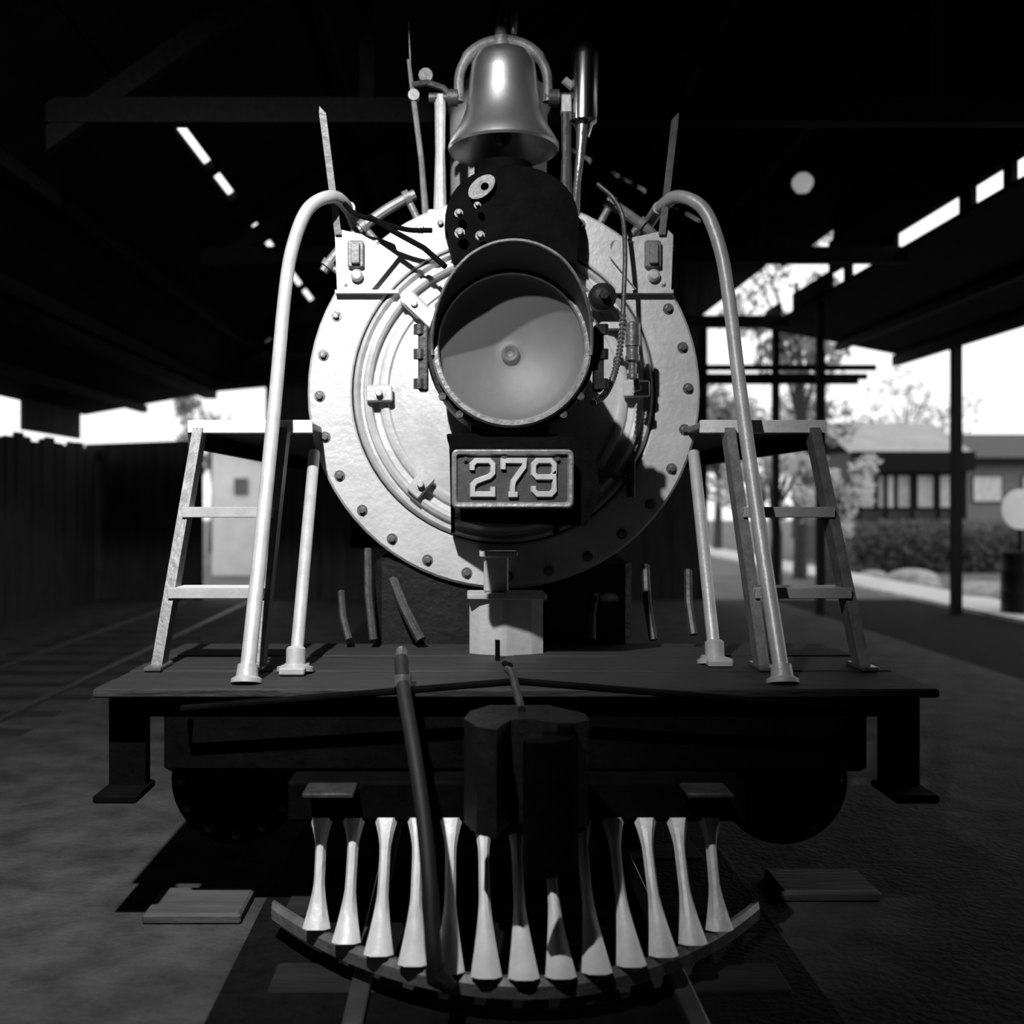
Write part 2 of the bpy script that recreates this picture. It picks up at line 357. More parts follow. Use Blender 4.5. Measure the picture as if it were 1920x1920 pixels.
# bell
BZ, BD = 3.29, 4.95
prof = [(.262,0),(.269,.012),(.262,.035),(.244,.068),(.221,.105),(.199,.15),(.182,.20),(.171,.27),(.163,.36),(.153,.42),(.128,.465),(.085,.487),(.03,.495),(.0005,.496)]
inner = [(.0005,.475),(.09,.462),(.13,.43),(.145,.36),(.15,.24),(.165,.19),(.20,.11),(.235,.05),(.25,.015)]
bell = MB().lathe(prof[::-1]+inner[::-1], L(0,BD,BZ), (0,0,1), 48, cap=False, close=False).build('bell', BRASS, loco)
MB().tube([L(0,BD,BZ+.46),L(0,BD,BZ+.1)], .012, 8).lathe([(.0005,-.045),(.032,-.03),(.045,0),(.032,.03),(.0005,.045)], L(0,BD,BZ+.07), (0,0,1), 16).build('clapper', DULLSTEEL, bell)
yk = MB(); pts = [L(.215*math.cos(t)*1.0, BD, BZ+.335+.20*math.sin(t)) for t in [PI*i/24 for i in range(25)]]
pts = [L(.215,BD,BZ+.24)]+pts+[L(-.215,BD,BZ+.24)]
yk.tube(pts, [.024]*6+[.031]*(len(pts)-12)+[.024]*6, 12)
yk.lathe([(.045,0),(.045,.05),(.032,.06),(.028,.11),(.022,.12),(.022,.15),(.012,.165)], L(-.012,BD,BZ+.50), (0,0,1), 12)
yk.build('yoke', GREYPAINT, bell)
MB().lathe([(.011,0),(.016,.01),(.016,.11),(.008,.13)], L(.05,BD-.01,BZ+.56), (0,0,1), 10).build('grease_cup', STEEL, bell)
for s in (-1,1): MB().lathe([(.024,.2),(.024,.22),(.04,.22),(.04,.27),(.024,.27),(.024,.36)], L(0,BD,BZ+.26), (s,0,0),16).build('trunnion', DULLSTEEL, bell)
for s in (-1,1):
    x = s*.305
    m = MB(); m.tube([L(x,BD,BZ+.27),L(x,BD,BZ+.0),L(x,BD+.01,2.98)], [.028,.024,.034], 10); m.box(L(x-.06,BD-.07,2.955),L(x+.06,BD+.09,2.995),.008)
    m.tube([L(x,BD,BZ+.05),L(x,BD+.22,3.0)], .016, 8)
    m.build('bell_stand', CLAMP if s<0 else DULLSTEEL, loco)
# bell lever rods on the left
MB().tube([at(766,112,BD),at(776,190,BD),at(790,300,BD),at(800,430,BD-.05)], [.009,.014,.014,.018], 8).tube([at(766,40,BD),at(770,130,BD)], .004, 6).lathe([(.028,-.02),(.028,.02)], at(776,180,BD), (0,1,0), 12).build('bell_lever', GREYPAINT, loco)
MB().tube([at(772,160,BD),at(800,155,BD),at(830,165,BD),L(-.24,BD,BZ+.26)], .017, 8).lathe([(.035,0),(.035,.05)], at(798,140,BD), (0,1,0), 10).build('bell_crank', DULLSTEEL, loco)
# whistle cylinder right of the bell
wh = MB().lathe([(.03,-.06),(.045,0),(.066,.02),(.068,.05),(.068,.33),(.06,.37),(.035,.395),(.0005,.40)], at(1094,236,BD+.02), (0.02,0,1), 28).build('whistle', CHROME, loco)
MB().tube([at(1092,236,BD),at(1088,290,BD),at(1082,345,BD),at(1078,405,BD+.05)], [.030,.022,.018,.024], 12).tube([at(1066,245,BD),at(1063,330,BD),at(1064,402,BD)], .011, 8).build('whistle_pipe', STEEL, loco)
MB().tube([at(1058,150,BD),at(1075,165,BD+.02)], .02, 8).box(at(1052,215,BD)-Vector((0,.03,0)), at(1070,180,BD)+Vector((0,.03,0)), .006).build('whistle_bracket', CLAMP, loco)
# dark casting between the bell and headlight with a slotted lug
hb = MB(); hb.prism([(LX+.03+.31*math.cos(PI*i/20)*(1 if i else 1), 2.86+.29*math.sin(PI*i/20)**.8) for i in range(21)]+[(LX-.24,2.72),(LX+.33,2.70)], 4.72, 4.98)
hb.lathe([(.16,0),(.14,.1),(.14,.17)], L(.0,4.95,3.05), (0,0,1), 24)
sad = hb.build('bell_saddle', SOOT, loco)
p0 = at(903,352,4.70)
m = MB(); 
el = [(math.cos(t)*.072, math.sin(t)*.042) for t in [2*PI*i/28 for i in range(28)]]
for (a_,b_) in (([(x*1,z*1) for x,z in el],None),):
    r_ = math.radians(40); rot = lambda x,z: (p0.x+x*math.cos(r_)-z*math.sin(r_), p0.z+x*math.sin(r_)+z*math.cos(r_))
    outer = [rot(x,z) for x,z in a_]; inn = [rot(.012+x*.27-.0,z*.42-.008) for x,z in a_]
    nn = len(outer)
    m.rings([[(x,4.70,z) for x,z in outer],[(x,4.685,z) for x,z in outer],[(x,4.685,z) for x,z in inn],[(x,4.70,z) for x,z in inn]], True)
m.build('slotted_lug', GREYPAINT, sad)
for px,py,s in ((895,385,.016),(860,400,.02),(862,437,.024),(900,442,.022),(826,420,.018)):
    p = at(px,py,4.66); hexbolt(p, s*.7, .03, s).build('stud', GREYPAINT, sad, org=p)
MB().tube([at(690,405,4.72),at(740,435,4.70),at(795,465,4.66),at(835,500,4.6)], .013, 8).build('conduit', SOOT, loco)
MB().tube(spline([at(640,375,4.8),at(665,400,4.75),at(700,412,4.72),at(760,430,4.7),at(810,432,4.68)]), .012, 8).build('conduit', SOOT, loco)
# curved grab rails above the smokebox shoulders
for s,a0,a1 in ((-1,114,146),(1,62,40)):
    pts = [L(1.045*math.cos(math.radians(a0+(a1-a0)*i/14)), SD+.02, SZ+1.045*math.sin(math.radians(a0+(a1-a0)*i/14))) for i in range(15)]
    gr = MB().tube(pts, .026, 10)
    for i in (1,7,13):
        v = (pts[i]-L(0,SD+.02,SZ)).normalized(); gr.cyl(pts[i], L(0,SD+.02,SZ)+v*.93, .018).lathe([(.038,-.015),(.038,.015)], pts[i], (pts[min(i+1,14)]-pts[i-1]), 12)
    gr.build('grab_rail', GREYPAINT, loco)

# marker brackets on square ears
for s in (-1,1):
    P = [(.79,2.595),(.80,2.86),(.775,2.885),(.52,2.83),(.50,2.76),(.63,2.60)]
    P = [(LX+s*a, z) for a,z in P]
    ear = MB().prism(P, 4.845, 4.862).build('marker_plate', SILVER, loco)
    MB().prism([(LX+s*.50,2.60),(LX+s*.80,2.60),(LX+s*.80,2.585),(LX+s*.50,2.585)], 4.84, 4.90).build('flange', SILVER2, ear)
    x = LX+s*.70
    bk = MB().box((x-.038,4.815,2.70),(x+.038,4.845,2.83),.008).box((x-.02,4.795,2.715),(x+.02,4.815,2.815),.004); bk.build('lamp_bracket', GREYPAINT, ear)
    MB().lathe([(.028,0),(.03,-.02),(.018,-.035)], (x+.005,4.845,2.665), (0,1,0), 16).build('stud', CLAMP, ear)
    for zz,oo in ((2.63,.75),(2.83,.60)):
        pp = (LX+s*oo,4.845,zz); hexbolt(pp,.009,.014,.014).build('rivet', SILVER2, ear, org=pp)
    top = at(603 if s<0 else 1267,198 if s<0 else 212,4.72); bot = at(634 if s<0 else 1241,440,4.83)
    v = (top-bot); fs = MB()
    sidev = Vector((.016,0,0)); fw = Vector((0,.004,0))
    fs.rings([[bot-sidev-fw,bot+sidev-fw,bot+sidev+fw,bot-sidev+fw],[top-v*.06-sidev-fw,top-v*.06+sidev-fw,top-v*.06+sidev+fw,top-v*.06-sidev+fw],[top-sidev*s*-.6-fw,top+sidev*s*.9-fw,top+sidev*s*.9+fw,top-sidev*s*-.6+fw]])
    fs.build('flag_staff', GREYPAINT, loco)

# headlight
HX, HZ, HD = LX, 2.215, 4.10
def H(o,d,z): return Vector((HX+o,d,HZ+z))
hl = MB().lathe([(.30,0),(.335,0),(.342,.03),(.342,.10),(.33,.11),(.33,.5),(.29,.60),(.2,.66),(.0005,.67)], (HX,HD+.02,HZ), (0,1,0), 56, cap=False).build('headlight', BLACK, loco)
MB().lathe([(.290,.03),(.290,-.012),(.296,-.02),(.312,-.02),(.320,-.010),(.320,.03)], (HX,HD,HZ), (0,1,0), 64, cap=False, close=True).build('lens_rim', RIM, hl)
# reflector bowl
rp = [(.296,.03)]+[(.290*math.sqrt(1-i/12.), .035+.13*(i/12.)) for i in range(1,12)]
rp = [(.292,.02)]+[(r_, .03+.11*(1-(r_/.292)**2)) for r_ in [.28,.25,.22,.19,.16,.13,.10,.07,.045]]+[(.038,.135),(.0005,.136)]
MB().lathe(rp, (HX,HD,HZ), (0,1,0), 56, cap=False).build('reflector', REFL, hl)
MB().lathe([(.036,.15),(.038,.12),(.030,.112),(.02,.118),(.012,.128),(.0005,.130)], (HX,HD,HZ-.005), (0,1,0), 24, cap=False).build('lamp_socket', REFL, hl)
MB().lathe([(.0005,.0),(.15,.002),(.289,.01),(.289,.014),(.15,.006),(.0005,.004)], (HX,HD,HZ), (0,1,0), 48, cap=False).build('glass_pane', GLASS, hl)
# visor: long over the top, dying away at the sides
m = MB(); rows = []
for i in range(41):
    a = math.radians(-6+192*i/40); k = max(0, math.sin(a)); ln = .20*min(1,(k*1.15+.06))**.8
    ca, sa = math.cos(a), math.sin(a)
    def pt(r, f, up=0): return (HX+ca*r, HD-.005-f, HZ+sa*r+up)
    rows.append([pt(.305,0),pt(.305+.004,ln*.5,.025*k),pt(.312,ln,.06*k),pt(.320,ln,.064*k),pt(.322,ln*.5,.03*k),pt(.320,0)])
m.rings(rows, False); vis = m.build('visor', HOOD, hl)
m = MB().tube([ (HX+math.cos(math.radians(-6+192*i/40))*.317, HD-.005-.20*min(1,(max(0,math.sin(math.radians(-6+192*i/40)))*1.15+.06))**.8, HZ+math.sin(math.radians(-6+192*i/40))*.317+.062*max(0,math.sin(math.radians(-6+192*i/40)))) for i in range(41)], .0065, 8)
m.build('visor_edge', GREYPAINT, vis)
# side hinges and catches
for s in (-1,1):
    hx = MB().box(H(s*.335,HD+.03,-.17),H(s*.375,HD+.09,.10),.008)
    for z_ in (.08,-.02,-.14): hx.lathe([(.022,-.02),(.022,.02)], H(s*.372,HD+.04,z_), (0,0,1), 10)
    hx.build('hinge', BLACK if s>0 else DULLSTEEL, hl)
for a_ in (215,232,308,325,150):
    a = math.radians(a_); p = H(math.cos(a)*.338,HD+.0,math.sin(a)*.338); MB().cyl(p, p+Vector((0,.05,0)), .016, n=8).build('catch', DULLSTEEL, hl, org=p)
# bracket under the headlight
bk = MB().box(L(-.26,4.16,1.855),L(.26,4.86,1.875),.004)
bk.prism([(4.18,1.86),(4.86,1.86),(4.86,1.45),(4.76,1.45),(4.30,1.78),(4.18,1.80)], LX-.25, LX-.232, 'yz').prism([(4.18,1.86),(4.86,1.86),(4.86,1.45),(4.76,1.45),(4.30,1.78),(4.18,1.80)], LX+.232, LX+.25, 'yz')
bk.box(L(-.16,4.2,1.87),L(-.10,4.6,1.94)).box(L(.10,4.2,1.87),L(.16,4.6,1.94)); bk.prism([(LX-.25,1.86),(LX+.33,1.86),(LX+.36,1.62),(LX+.30,1.50),(LX-.20,1.52)],4.12,4.14)  # front apron shaped to widen the shadow cast on the smokebox door
bk.build('headlight_bracket', SOOT, loco)

# number plate
PD = 4.05; pc = at(961,898,PD); PW, PH = .481/2, .232/2
def rrect(w_, h_, r_, k=5):
    out = []
    for cx,cz,a0 in ((w_-r_,h_-r_,0),(-w_+r_,h_-r_,90),(-w_+r_,-h_+r_,180),(w_-r_,-h_+r_,270)):
        for i in range(k): a = math.radians(a0+90*i/(k-1)); out.append((cx+r_*math.cos(a), cz+r_*math.sin(a)))
    return out
plate = MB().prism([(pc.x+a,pc.z+b_) for a,b_ in rrect(PW-.004,PH-.004,.02)], PD, PD+.012).build('number_plate', PLATEBG, loco, org=pc)
def rr3(w_,h_,r_,y_): return [(pc.x+a,y_,pc.z+b_) for a,b_ in rrect(w_,h_,r_)]
MB().rings([rr3(PW,PH,.022,PD+.014),rr3(PW,PH,.022,PD-.010),rr3(PW-.007,PH-.007,.018,PD-.016),rr3(PW-.018,PH-.018,.012,PD-.014),rr3(PW-.024,PH-.024,.008,PD)], False, False).build('border', RIM, plate, org=pc)
def stroke(path, wd, y0, y1, x0, z0, sx, sz, ch=.35):
    """raised letter stroke: a ribbon with a flat top and chamfered flanks"""
    P = [Vector((x0+a*sx, z0+b_*sz)) for a,b_ in path]; Lf=[]; Rt=[]
    for i,p in enumerate(P):
        t0 = (P[i]-P[i-1]).normalized() if i>0 else None; t1 = (P[i+1]-P[i]).normalized() if i<len(P)-1 else None
        if t0 is None: nrm = Vector((-t1.y,t1.x)); k=1
        elif t1 is None: nrm = Vector((-t0.y,t0.x)); k=1
        else:
            n0 = Vector((-t0.y,t0.x)); n1 = Vector((-t1.y,t1.x)); nrm = (n0+n1).normalized(); k = 1/max(.5,nrm.dot(n0))
        Lf.append(p+nrm*wd*k/2); Rt.append(p-nrm*wd*k/2)
    rs = []
    for a,b_ in zip(Lf,Rt):
        q1 = a.lerp(b_,ch*.5); q2 = b_.lerp(a,ch*.5)
        rs.append([(a.x,y0,a.y),(q1.x,y1,q1.y),(q2.x,y1,q2.y),(b_.x,y0,b_.y)])
    return MB().rings(rs)
def digit(ch, cxp):
    x0 = pc.x+(cxp-961)/F*PD-.0475; z0 = pc.z-.070; sx, sz = .095, .150; ya, yb_ = PD+.001, PD-.014; wd = .025
    if ch=='2': ps = [[(.07,.70),(.07,.84),(.22,.94),(.78,.94),(.93,.84),(.93,.62),(.80,.53),(.24,.40),(.09,.30),(.09,.06),(.93,.06),(.93,.26)]]
    if ch=='7': ps = [[(.07,.72),(.07,.94),(.95,.94),(.93,.78),(.50,.40),(.46,.24),(.46,.0)],[(.28,.05),(.66,.05)]]
    if ch=='9': ps = [[(.93,.60),(.93,.84),(.78,.94),(.22,.94),(.07,.84),(.07,.60),(.20,.51),(.80,.51),(.93,.60),(.93,.16),(.78,.06),(.22,.06),(.07,.16),(.07,.28)]]
    m = MB()
    for k_,p in enumerate(ps):
        s_ = stroke(p, wd, ya, yb_-.0012*k_, x0, z0, sx, sz); m.add(s_.v, s_.f)
    return m.build('digit', PLATEHI, plate, smooth=False, org=pc)
digit('2',905); digit('7',963); digit('9',1020)
for px,py in ((873,862),(1045,862),(945,858)):
    p = at(px,py,PD-.001); hexbolt(p,.007,.012,.012).build('bolt', DULLSTEEL, plate, org=p)

# flexible conduit and connector at the right of the headlight
MB().tube(spline([at(1120,345,4.8),at(1150,372,4.78),at(1168,410,4.76),at(1172,480,4.7),at(1170,540,4.66),at(1168,590,4.62)]), .011, 10).build('conduit', DULLSTEEL, loco)
pts = spline([at(1168,590,4.62),at(1163,650,4.58),at(1152,700,4.52),at(1135,738,4.42),at(1112,755,4.3)], 22)
fx = MB(); fx.tube(pts, [.0135+.0035*math.sin(i*2.1) for i in range(len(pts))], 10); fx.build('flexible_conduit', STEEL, loco)
MB().lathe([(.016,.10),(.036,.09),(.036,-.01),(.030,-.012),(.030,-.05),(.034,-.055),(.034,-.075),(.018,-.085),(.018,-.13),(.026,-.135),(.026,-.155),(.012,-.16)], at(1186,645,4.62), (0,0,1), 20).build('connector', STEEL, loco)
MB().box(at(1125,618,4.66),at(1175,600,4.62)+Vector((0,.06,0)),.006).build('connector_bracket', CLAMP, loco)
MB().tube(spline([at(1190,690,4.72),at(1195,730,4.78)]), .014, 8).build('conduit', DULLSTEEL, loco)
p = at(1130,556,4.72); MB().lathe([(.065,.05),(.065,0),(.05,-.02),(.03,-.03),(.0005,-.034)], p, (0,1,0), 14).lathe([(.022,-.03),(.022,-.06)], p, (0,1,0), 6).build('valve_cap', BLACK, loco)

# handrails
for s in (-1,1):
    P = [L(s*1.005,3.84,.93),L(s*1.005,4.12,1.45),L(s*1.0,4.40,2.05),L(s*.99,4.56,2.50),L(s*.965,4.62,2.74),L(s*.90,4.66,2.93),L(s*.80,4.74,3.01),L(s*.745,4.9,3.0),L(s*.74,5.3,3.0),L(s*.74,9.0,3.0)]
    hr = MB().tube(spline(P,10), .030, 14).build('handrail', RAILPAINT, loco)
    MB().lathe([(.06,0),(.06,.015),(.042,.025),(.038,.07)], L(s*1.005,3.84,.918), (0,0.3,1), 18).build('foot_flange', RAILPAINT, hr)
    for yy in (5.4,6.8,8.2): MB().cyl(L(s*.74,yy,3.0), L(s*.66,yy,2.74), .018).build('handrail_post', DULLSTEEL, hr)
    br = MB().tube([L(s*.865,4.1 if s<0 else 4.3,.93),L(s*.88,4.5 if s<0 else 4.6,1.45),L(s*.90,4.86,1.83)], .027, 12).build('smokebox_brace', RAILPAINT, loco)
    o2 = L(s*.865,4.1 if s<0 else 4.3,.918)
    MB().lathe([(.075,0),(.075,.018),(.04,.03),(.04,.09),(.03,.10)], o2, (0,0.2,1), 18).box(o2+Vector((-.05,-.1,0)),o2+Vector((.05,.06,.03)),.006).build('foot_flange', RAILPAINT, br)
    # running board and steps
    x0,x1 = sorted((LX+s*.87, LX+s*1.43))
    rb = MB().box((x0,4.6,1.925),(x1,9.3,1.955),.004).build('running_board', GREYPAINT, loco)
    MB().box((x0,4.59,1.905),(x1,4.615,1.965),.004).build('nosing', PILOT, rb)
    MB().box((x0 if s<0 else x1-.02,4.6,1.84),(x0+.02 if s<0 else x1,9.3,1.925)).build('valance', BLACK, rb)
    ld_ = link(bpy.data.objects.new('front_steps', None), loco, L(s*1.2,4.3,.92))
    def stringer(oT, oB, name, mt, w_=.022):
        t = L(s*oT,4.62,1.93); b_ = L(s*oB,4.20,.925); e = Vector((w_,0,0)); g = Vector((0,.045,0))
        MB().rings([[b_-e-g,b_+e-g,b_+e+g,b_-e+g],[t-e-g,t+e-g,t+e+g,t-e+g]]).build(name, mt, ld_, smooth=False)
    stringer(1.38,1.44,'stringer',GREYPAINT); stringer(1.0,1.03,'stringer',GREYPAINT)
    for f_ in (.635,.30):
        zc = .925+f_*1.0; yc = 4.20+.42*f_; oa = 1.03-.03*f_; ob = 1.44-.06*f_
        MB().box(L(s*oa,yc-.07,zc-.014),L(s*ob,yc+.10,zc+.014),.004).build('tread', PILOT if s<0 else RAILPAINT, ld_)
        MB().box(L(s*oa,yc-.072,zc-.03),L(s*ob,yc-.058,zc+.016),.003).build('nosing', RAILPAINT, ld_)
    for oo in (1.03,1.44):
        MB().box(L(s*oo-.035,4.1,.918),L(s*oo+.035,4.28,.935),.004).build('foot', STEEL, ld_)
    # stirrup brackets hung at the beam ends
    sx = 1.46
    sb = MB().box(L(s*(sx-.07),3.86,.52),L(s*(sx+.07),3.92,.9),.006).box(L(s*(sx-.08),3.72,.50),L(s*(sx+.08),3.95,.53),.006).box(L(s*1.20,3.80,.80),L(s*(sx+.02),3.92,.88),.006)
    sb.build('corner_step', SOOT, loco)
    # cylinders
    cy = MB().lathe([(.0005,-.07),(.10,-.068),(.17,-.05),(.25,-.045),(.27,-.03),(.27,.84),(.1,.88)], L(s*1.14,4.3,.44), (0,1,0), 36).build('cylinder', SOOT, loco)
    for i in range(12):
        a = 2*PI*i/12; p = L(s*1.14,4.255,.44)+Vector((math.cos(a)*.225,0,math.sin(a)*.225))
        hexbolt(p,.012,.02,.018).build('bolt', DULLSTEEL, cy, org=p)
    MB().box(L(s*.88,4.35,.62),L(s*1.3,5.05,.88),.02).build('valve_chest', BLACK, loco)
    MB().box(L(s*.9,5.2,.40),L(s*1.24,6.2,.48),.01).build('guide_bar', DULLSTEEL, loco)
    # small footboards above the pilot
    f1 = MB().box(at(566,1497,3.5)if s<0 else at(1290,1497,3.5), (at(662,1497,3.5) if s<0 else at(1376,1497,3.5))+Vector((0,.14,.016)), .004)
    f1.build('footboard', DULLSTEEL, loco)
# deck, beam, frame
for i in range(6):
    y0 = 3.72+i*.205
    dz = .004*(i%2)
    MB().box(L(-1.54,y0,.885),L(1.54,y0+.197,.918-dz),.006).build('deck_plank', DECK, loco)
MB().box(L(-1.30,3.78,.60),L(1.30,3.95,.885),.015).build('pilot_beam', SOOT, loco)
for s in (-1,1): MB().box(L(s*.42,3.95,.55),L(s*.50,9.6,.90)).build('main_frame', BLACK, loco)
MB().box(L(-.62,4.92,.85),L(.62,5.6,1.35),.05).build('smokebox_saddle', BLACK, loco)
# box under the smokebox
m = MB(); bc = L(0,4.62,0)
pl = [(-.165,.10),(-.165,-.02),(-.12,-.055),(-.02,-.085),(.0,-.085),(.11,-.05),(.165,-.02),(.165,.10)]
m.rings([[bc+Vector((a,b_,z)) for a,b_ in pl] for z in (.915,1.17)])
bx = m.build('valve_box', RAILPAINT, loco, smooth=False)
MB().box(bc+Vector((-.175,-.09,1.165)), bc+Vector((.175,.11,1.19)), .004).build('lid', RAILPAINT, bx)
MB().box(L(-.10,4.60,1.19),L(.01,4.70,1.36),.01).build('stem', RAILPAINT, bx)
MB().box(L(-.12,4.58,1.35),L(.05,4.86,1.375),.004).build('bracket', RAILPAINT, bx)
# brackets and pipes under the smokebox
for px0,py0,px1,py1,r_ in ((690,1030,700,1200,.02),(735,1080,790,1200,.026),(1210,1060,1225,1200,.02),(1120,1100,1110,1205,.018),(640,1110,655,1205,.018),(1290,1070,1300,1190,.02)):
    MB().tube([at(px0,py0,4.95),at((px0+px1)/2-4,(py0+py1)/2,4.85),at(px1,min(py1,1200),4.78)], r_, 8).build('pipe', DULLSTEEL, loco)
# coupler
cp = MB().box(L(-.09,3.50,.66),L(.09,3.80,.84),.02).build('coupler', SOOT, loco)
m = MB(); prof_ = [(-.17,3.42),(-.19,3.30),(-.15,3.18),(-.09,3.14),(-.075,3.20),(-.04,3.28),(.02,3.29),(.08,3.25),(.15,3.22),(.21,3.28),(.21,3.38),(.10,3.52),(-.10,3.52)]
m.prism([(LX+a,b_) for a,b_ in prof_], .565, .90, 'xy').build('coupler_head', BLACK, cp)
m = MB(); m.prism([(LX+a,b_) for a,b_ in [(.06,3.25),(.05,3.17),(-.01,3.13),(.0,3.085),(.07,3.09),(.14,3.14),(.17,3.22),(.15,3.27)]], .46, .87, 'xy').lathe([(.028,-.03),(.028,.30)], L(.13,3.21,.60), (0,0,1), 12).build('knuckle', SOOT, cp)
MB().tube(spline([L(-.03,3.78,.98),L(-.02,3.60,.99),L(.0,3.4,.91)]), .014, 8).build('lift_chain', DULLSTEEL, cp)
MB().tube([L(-1.2,3.74,.84),L(-1.2,3.66,.86),L(.0,3.64,.96),L(1.2,3.66,.86),L(1.2,3.74,.84)], .013, 8).build('cut_lever', SOOT, loco)
MB().box(L(-.055,4.40,.918),L(-.035,4.44,1.0)).tube([L(-.02,4.3,.92),L(-.02,3.8,.99)],.012,8).build('lever_rod', SOOT, loco)
MB().box(L(-.17,3.60,.42),L(.24,3.78,.60),.02).build('draft_pocket', BLACK, loco)
# pilot: bars from a top frame to a bowed foot rail
pil = link(bpy.data.objects.new('pilot', None), loco, L(0,3.6,.1))
def base_d(o): return 3.17+.57*(abs(o)/.87)**2
MB().box(L(-.82,3.655,.455),L(.82,3.80,.60),.01).build('top_frame', SOOT, pil)
m = MB(); rs = []
for i in range(33):
    o = -.90+1.8*i/32; d = base_d(o); rs.append([L(o,d-.005,.06),L(o,d-.008,.10),L(o,d+.012,.118),L(o,d+.05,.11),L(o,d+.05,.06)])
m.rings(rs).build('foot_rail', GREYPAINT, pil)
for i in range(13):
    o = -.70+1.39*i/12; d1 = base_d(o)-.015; d0 = 3.66
    rs = []
    for t in [k/14 for k in range(15)]:
        d = d0+(d1-d0)*(t**1.25); z = .468+(.125-.468)*t - .02*math.sin(PI*t)
        hw = .019+.026*max(0,1-t/.25)**1.5+.030*max(0,(t-.55)/.45)**1.3
        th = .018
        rs.append([L(o-hw,d+.012,z),L(o-hw*.55,d-th*.7,z+.004),L(o,d-th,z+.006),L(o+hw*.55,d-th*.7,z+.004),L(o+hw,d+.012,z),L(o,d+.03,z-.004)])
    MB().rings(rs).build('pilot_bar', PILOT, pil)
# air hose
hp = spline([at(752,1235,3.72),at(757,1295,3.60),at(775,1400,3.42),at(794,1530,3.26),at(806,1660,3.12),at(812,1770,3.04),at(818,1830,3.02)], 8)
hs = MB().tube(hp, .026, 12).build('air_hose', RUBBER, loco)
MB().tube([hp[0]+Vector((0,.05,.02)),hp[0],hp[6]], .022, 10).lathe([(.032,-.02),(.032,.02)], hp[6], (0,.3,1), 12).build('hose_nipple', STEEL, hs)
MB().tube([hp[-4],hp[-1],hp[-1]+Vector((.05,-.02,-.03))], [.031,.035,.02], 10).build('hose_coupling', BLACK, hs)
# wheels
def wheel(o, d, r, sp):
    c = L(o, d, r)
    m = MB().lathe([(r,-.05),(r+.022,-.035 if o<0 else -.035),(r,.05),(r-.07,.05),(r-.07,-.05)], c, (1,0,0), 40, cap=False, close=True)
    m.lathe([(.12*r/.5,-.07),(.12*r/.5,.07)], c, (1,0,0), 20)
    for i in range(sp):
        a = 2*PI*i/sp; v = Vector((0,math.cos(a),math.sin(a))); m.cyl(c+v*.08, c+v*(r-.05), .028, .02, 6)
    m.build('wheel', BLACK, loco)
for s in (-1,1):
    for d,r,sp in ((4.75,.30,8),(5.7,.30,8),(6.75,.60,14),(8.05,.60,14),(9.35,.60,14)): wheel(s*.56,d,r,sp)
    MB().box(L(s*.68,6.6,.55),L(s*.73,9.5,.66),.01).build('coupling_rod', DULLSTEEL, loco)
    MB().box(L(s*.78,5.9,.40),L(s*.83,8.1,.50),.01).build('main_rod', DULLSTEEL, loco)
for d,r in ((4.75,.30),(5.7,.30),(6.75,.60),(8.05,.60),(9.35,.60)): MB().cyl(L(-.56,d,r),L(.56,d,r),.06).build('axle', BLACK, loco)
# cab
cb = MB().box(L(-1.28,9.9,1.25),L(-1.25,11.8,3.35)).box(L(1.25,9.9,1.25),L(1.28,11.8,3.35)).box(L(-1.28,9.9,1.25),L(1.28,9.93,3.35)).box(L(-1.3,9.9,1.15),L(1.3,11.8,1.25))
cb = cb.build('cab', BLACK, loco, smooth=False)
MB().prism([(LX-1.42,3.33),(LX-1.0,3.52),(LX,3.62),(LX+1.0,3.52),(LX+1.42,3.33),(LX+1.0,3.47),(LX,3.57),(LX-1.0,3.47)], 9.8, 12.1).build('cab_roof', BLACK, cb, smooth=False)
for s in (-1,1): MB().box(L(s*1.284,10.3,2.3),L(s*1.29,11.2,3.0)).build('cab_window', DARKGLASS, cb)

# ================================================================ BACKGROUND
# fixture for the added, unseen key light
fl = thing('added_key_lamp', LAMP+Vector((0,-.2,.1)), 'round lamp added out of view to light the front of the locomotive', 'lamp')
ax = (Vector((.1,4.8,2.0))-LAMP).normalized()
MB().lathe([(.05,-.30),(.09,-.28),(.12,-.15),(.20,-.02),(.205,.0),(.19,-.01),(.11,-.14),(.05,-.17)], LAMP-ax*.08, ax, 28, cap=False).build('housing', DULLSTEEL, fl)
MB().cyl(LAMP-ax*.3+Vector((0,0,.05)), LAMP-ax*.3+Vector((0,0,1.6)), .015).build('hanger', BLACK, fl)
# far globe lamp
gl = thing('globe_lamp', at(1505,340,11.7), 'small round globe lamp hanging under the dark roof right of the engine', 'lamp')
gp = at(1505,343,11.7)
MB().lathe([(.0005,-.12),(.07,-.10),(.11,-.04),(.12,0),(.11,.05),(.06,.10),(.05,.12)], gp, (0,0,1), 20).build('globe', BULB, gl)
MB().cyl(gp+Vector((0,0,.11)), gp+Vector((0,0,.95)), .012).lathe([(.06,0),(.05,.05),(.02,.07)], gp+Vector((0,0,.10)), (0,0,1), 14).build('cord', BLACK, gl)

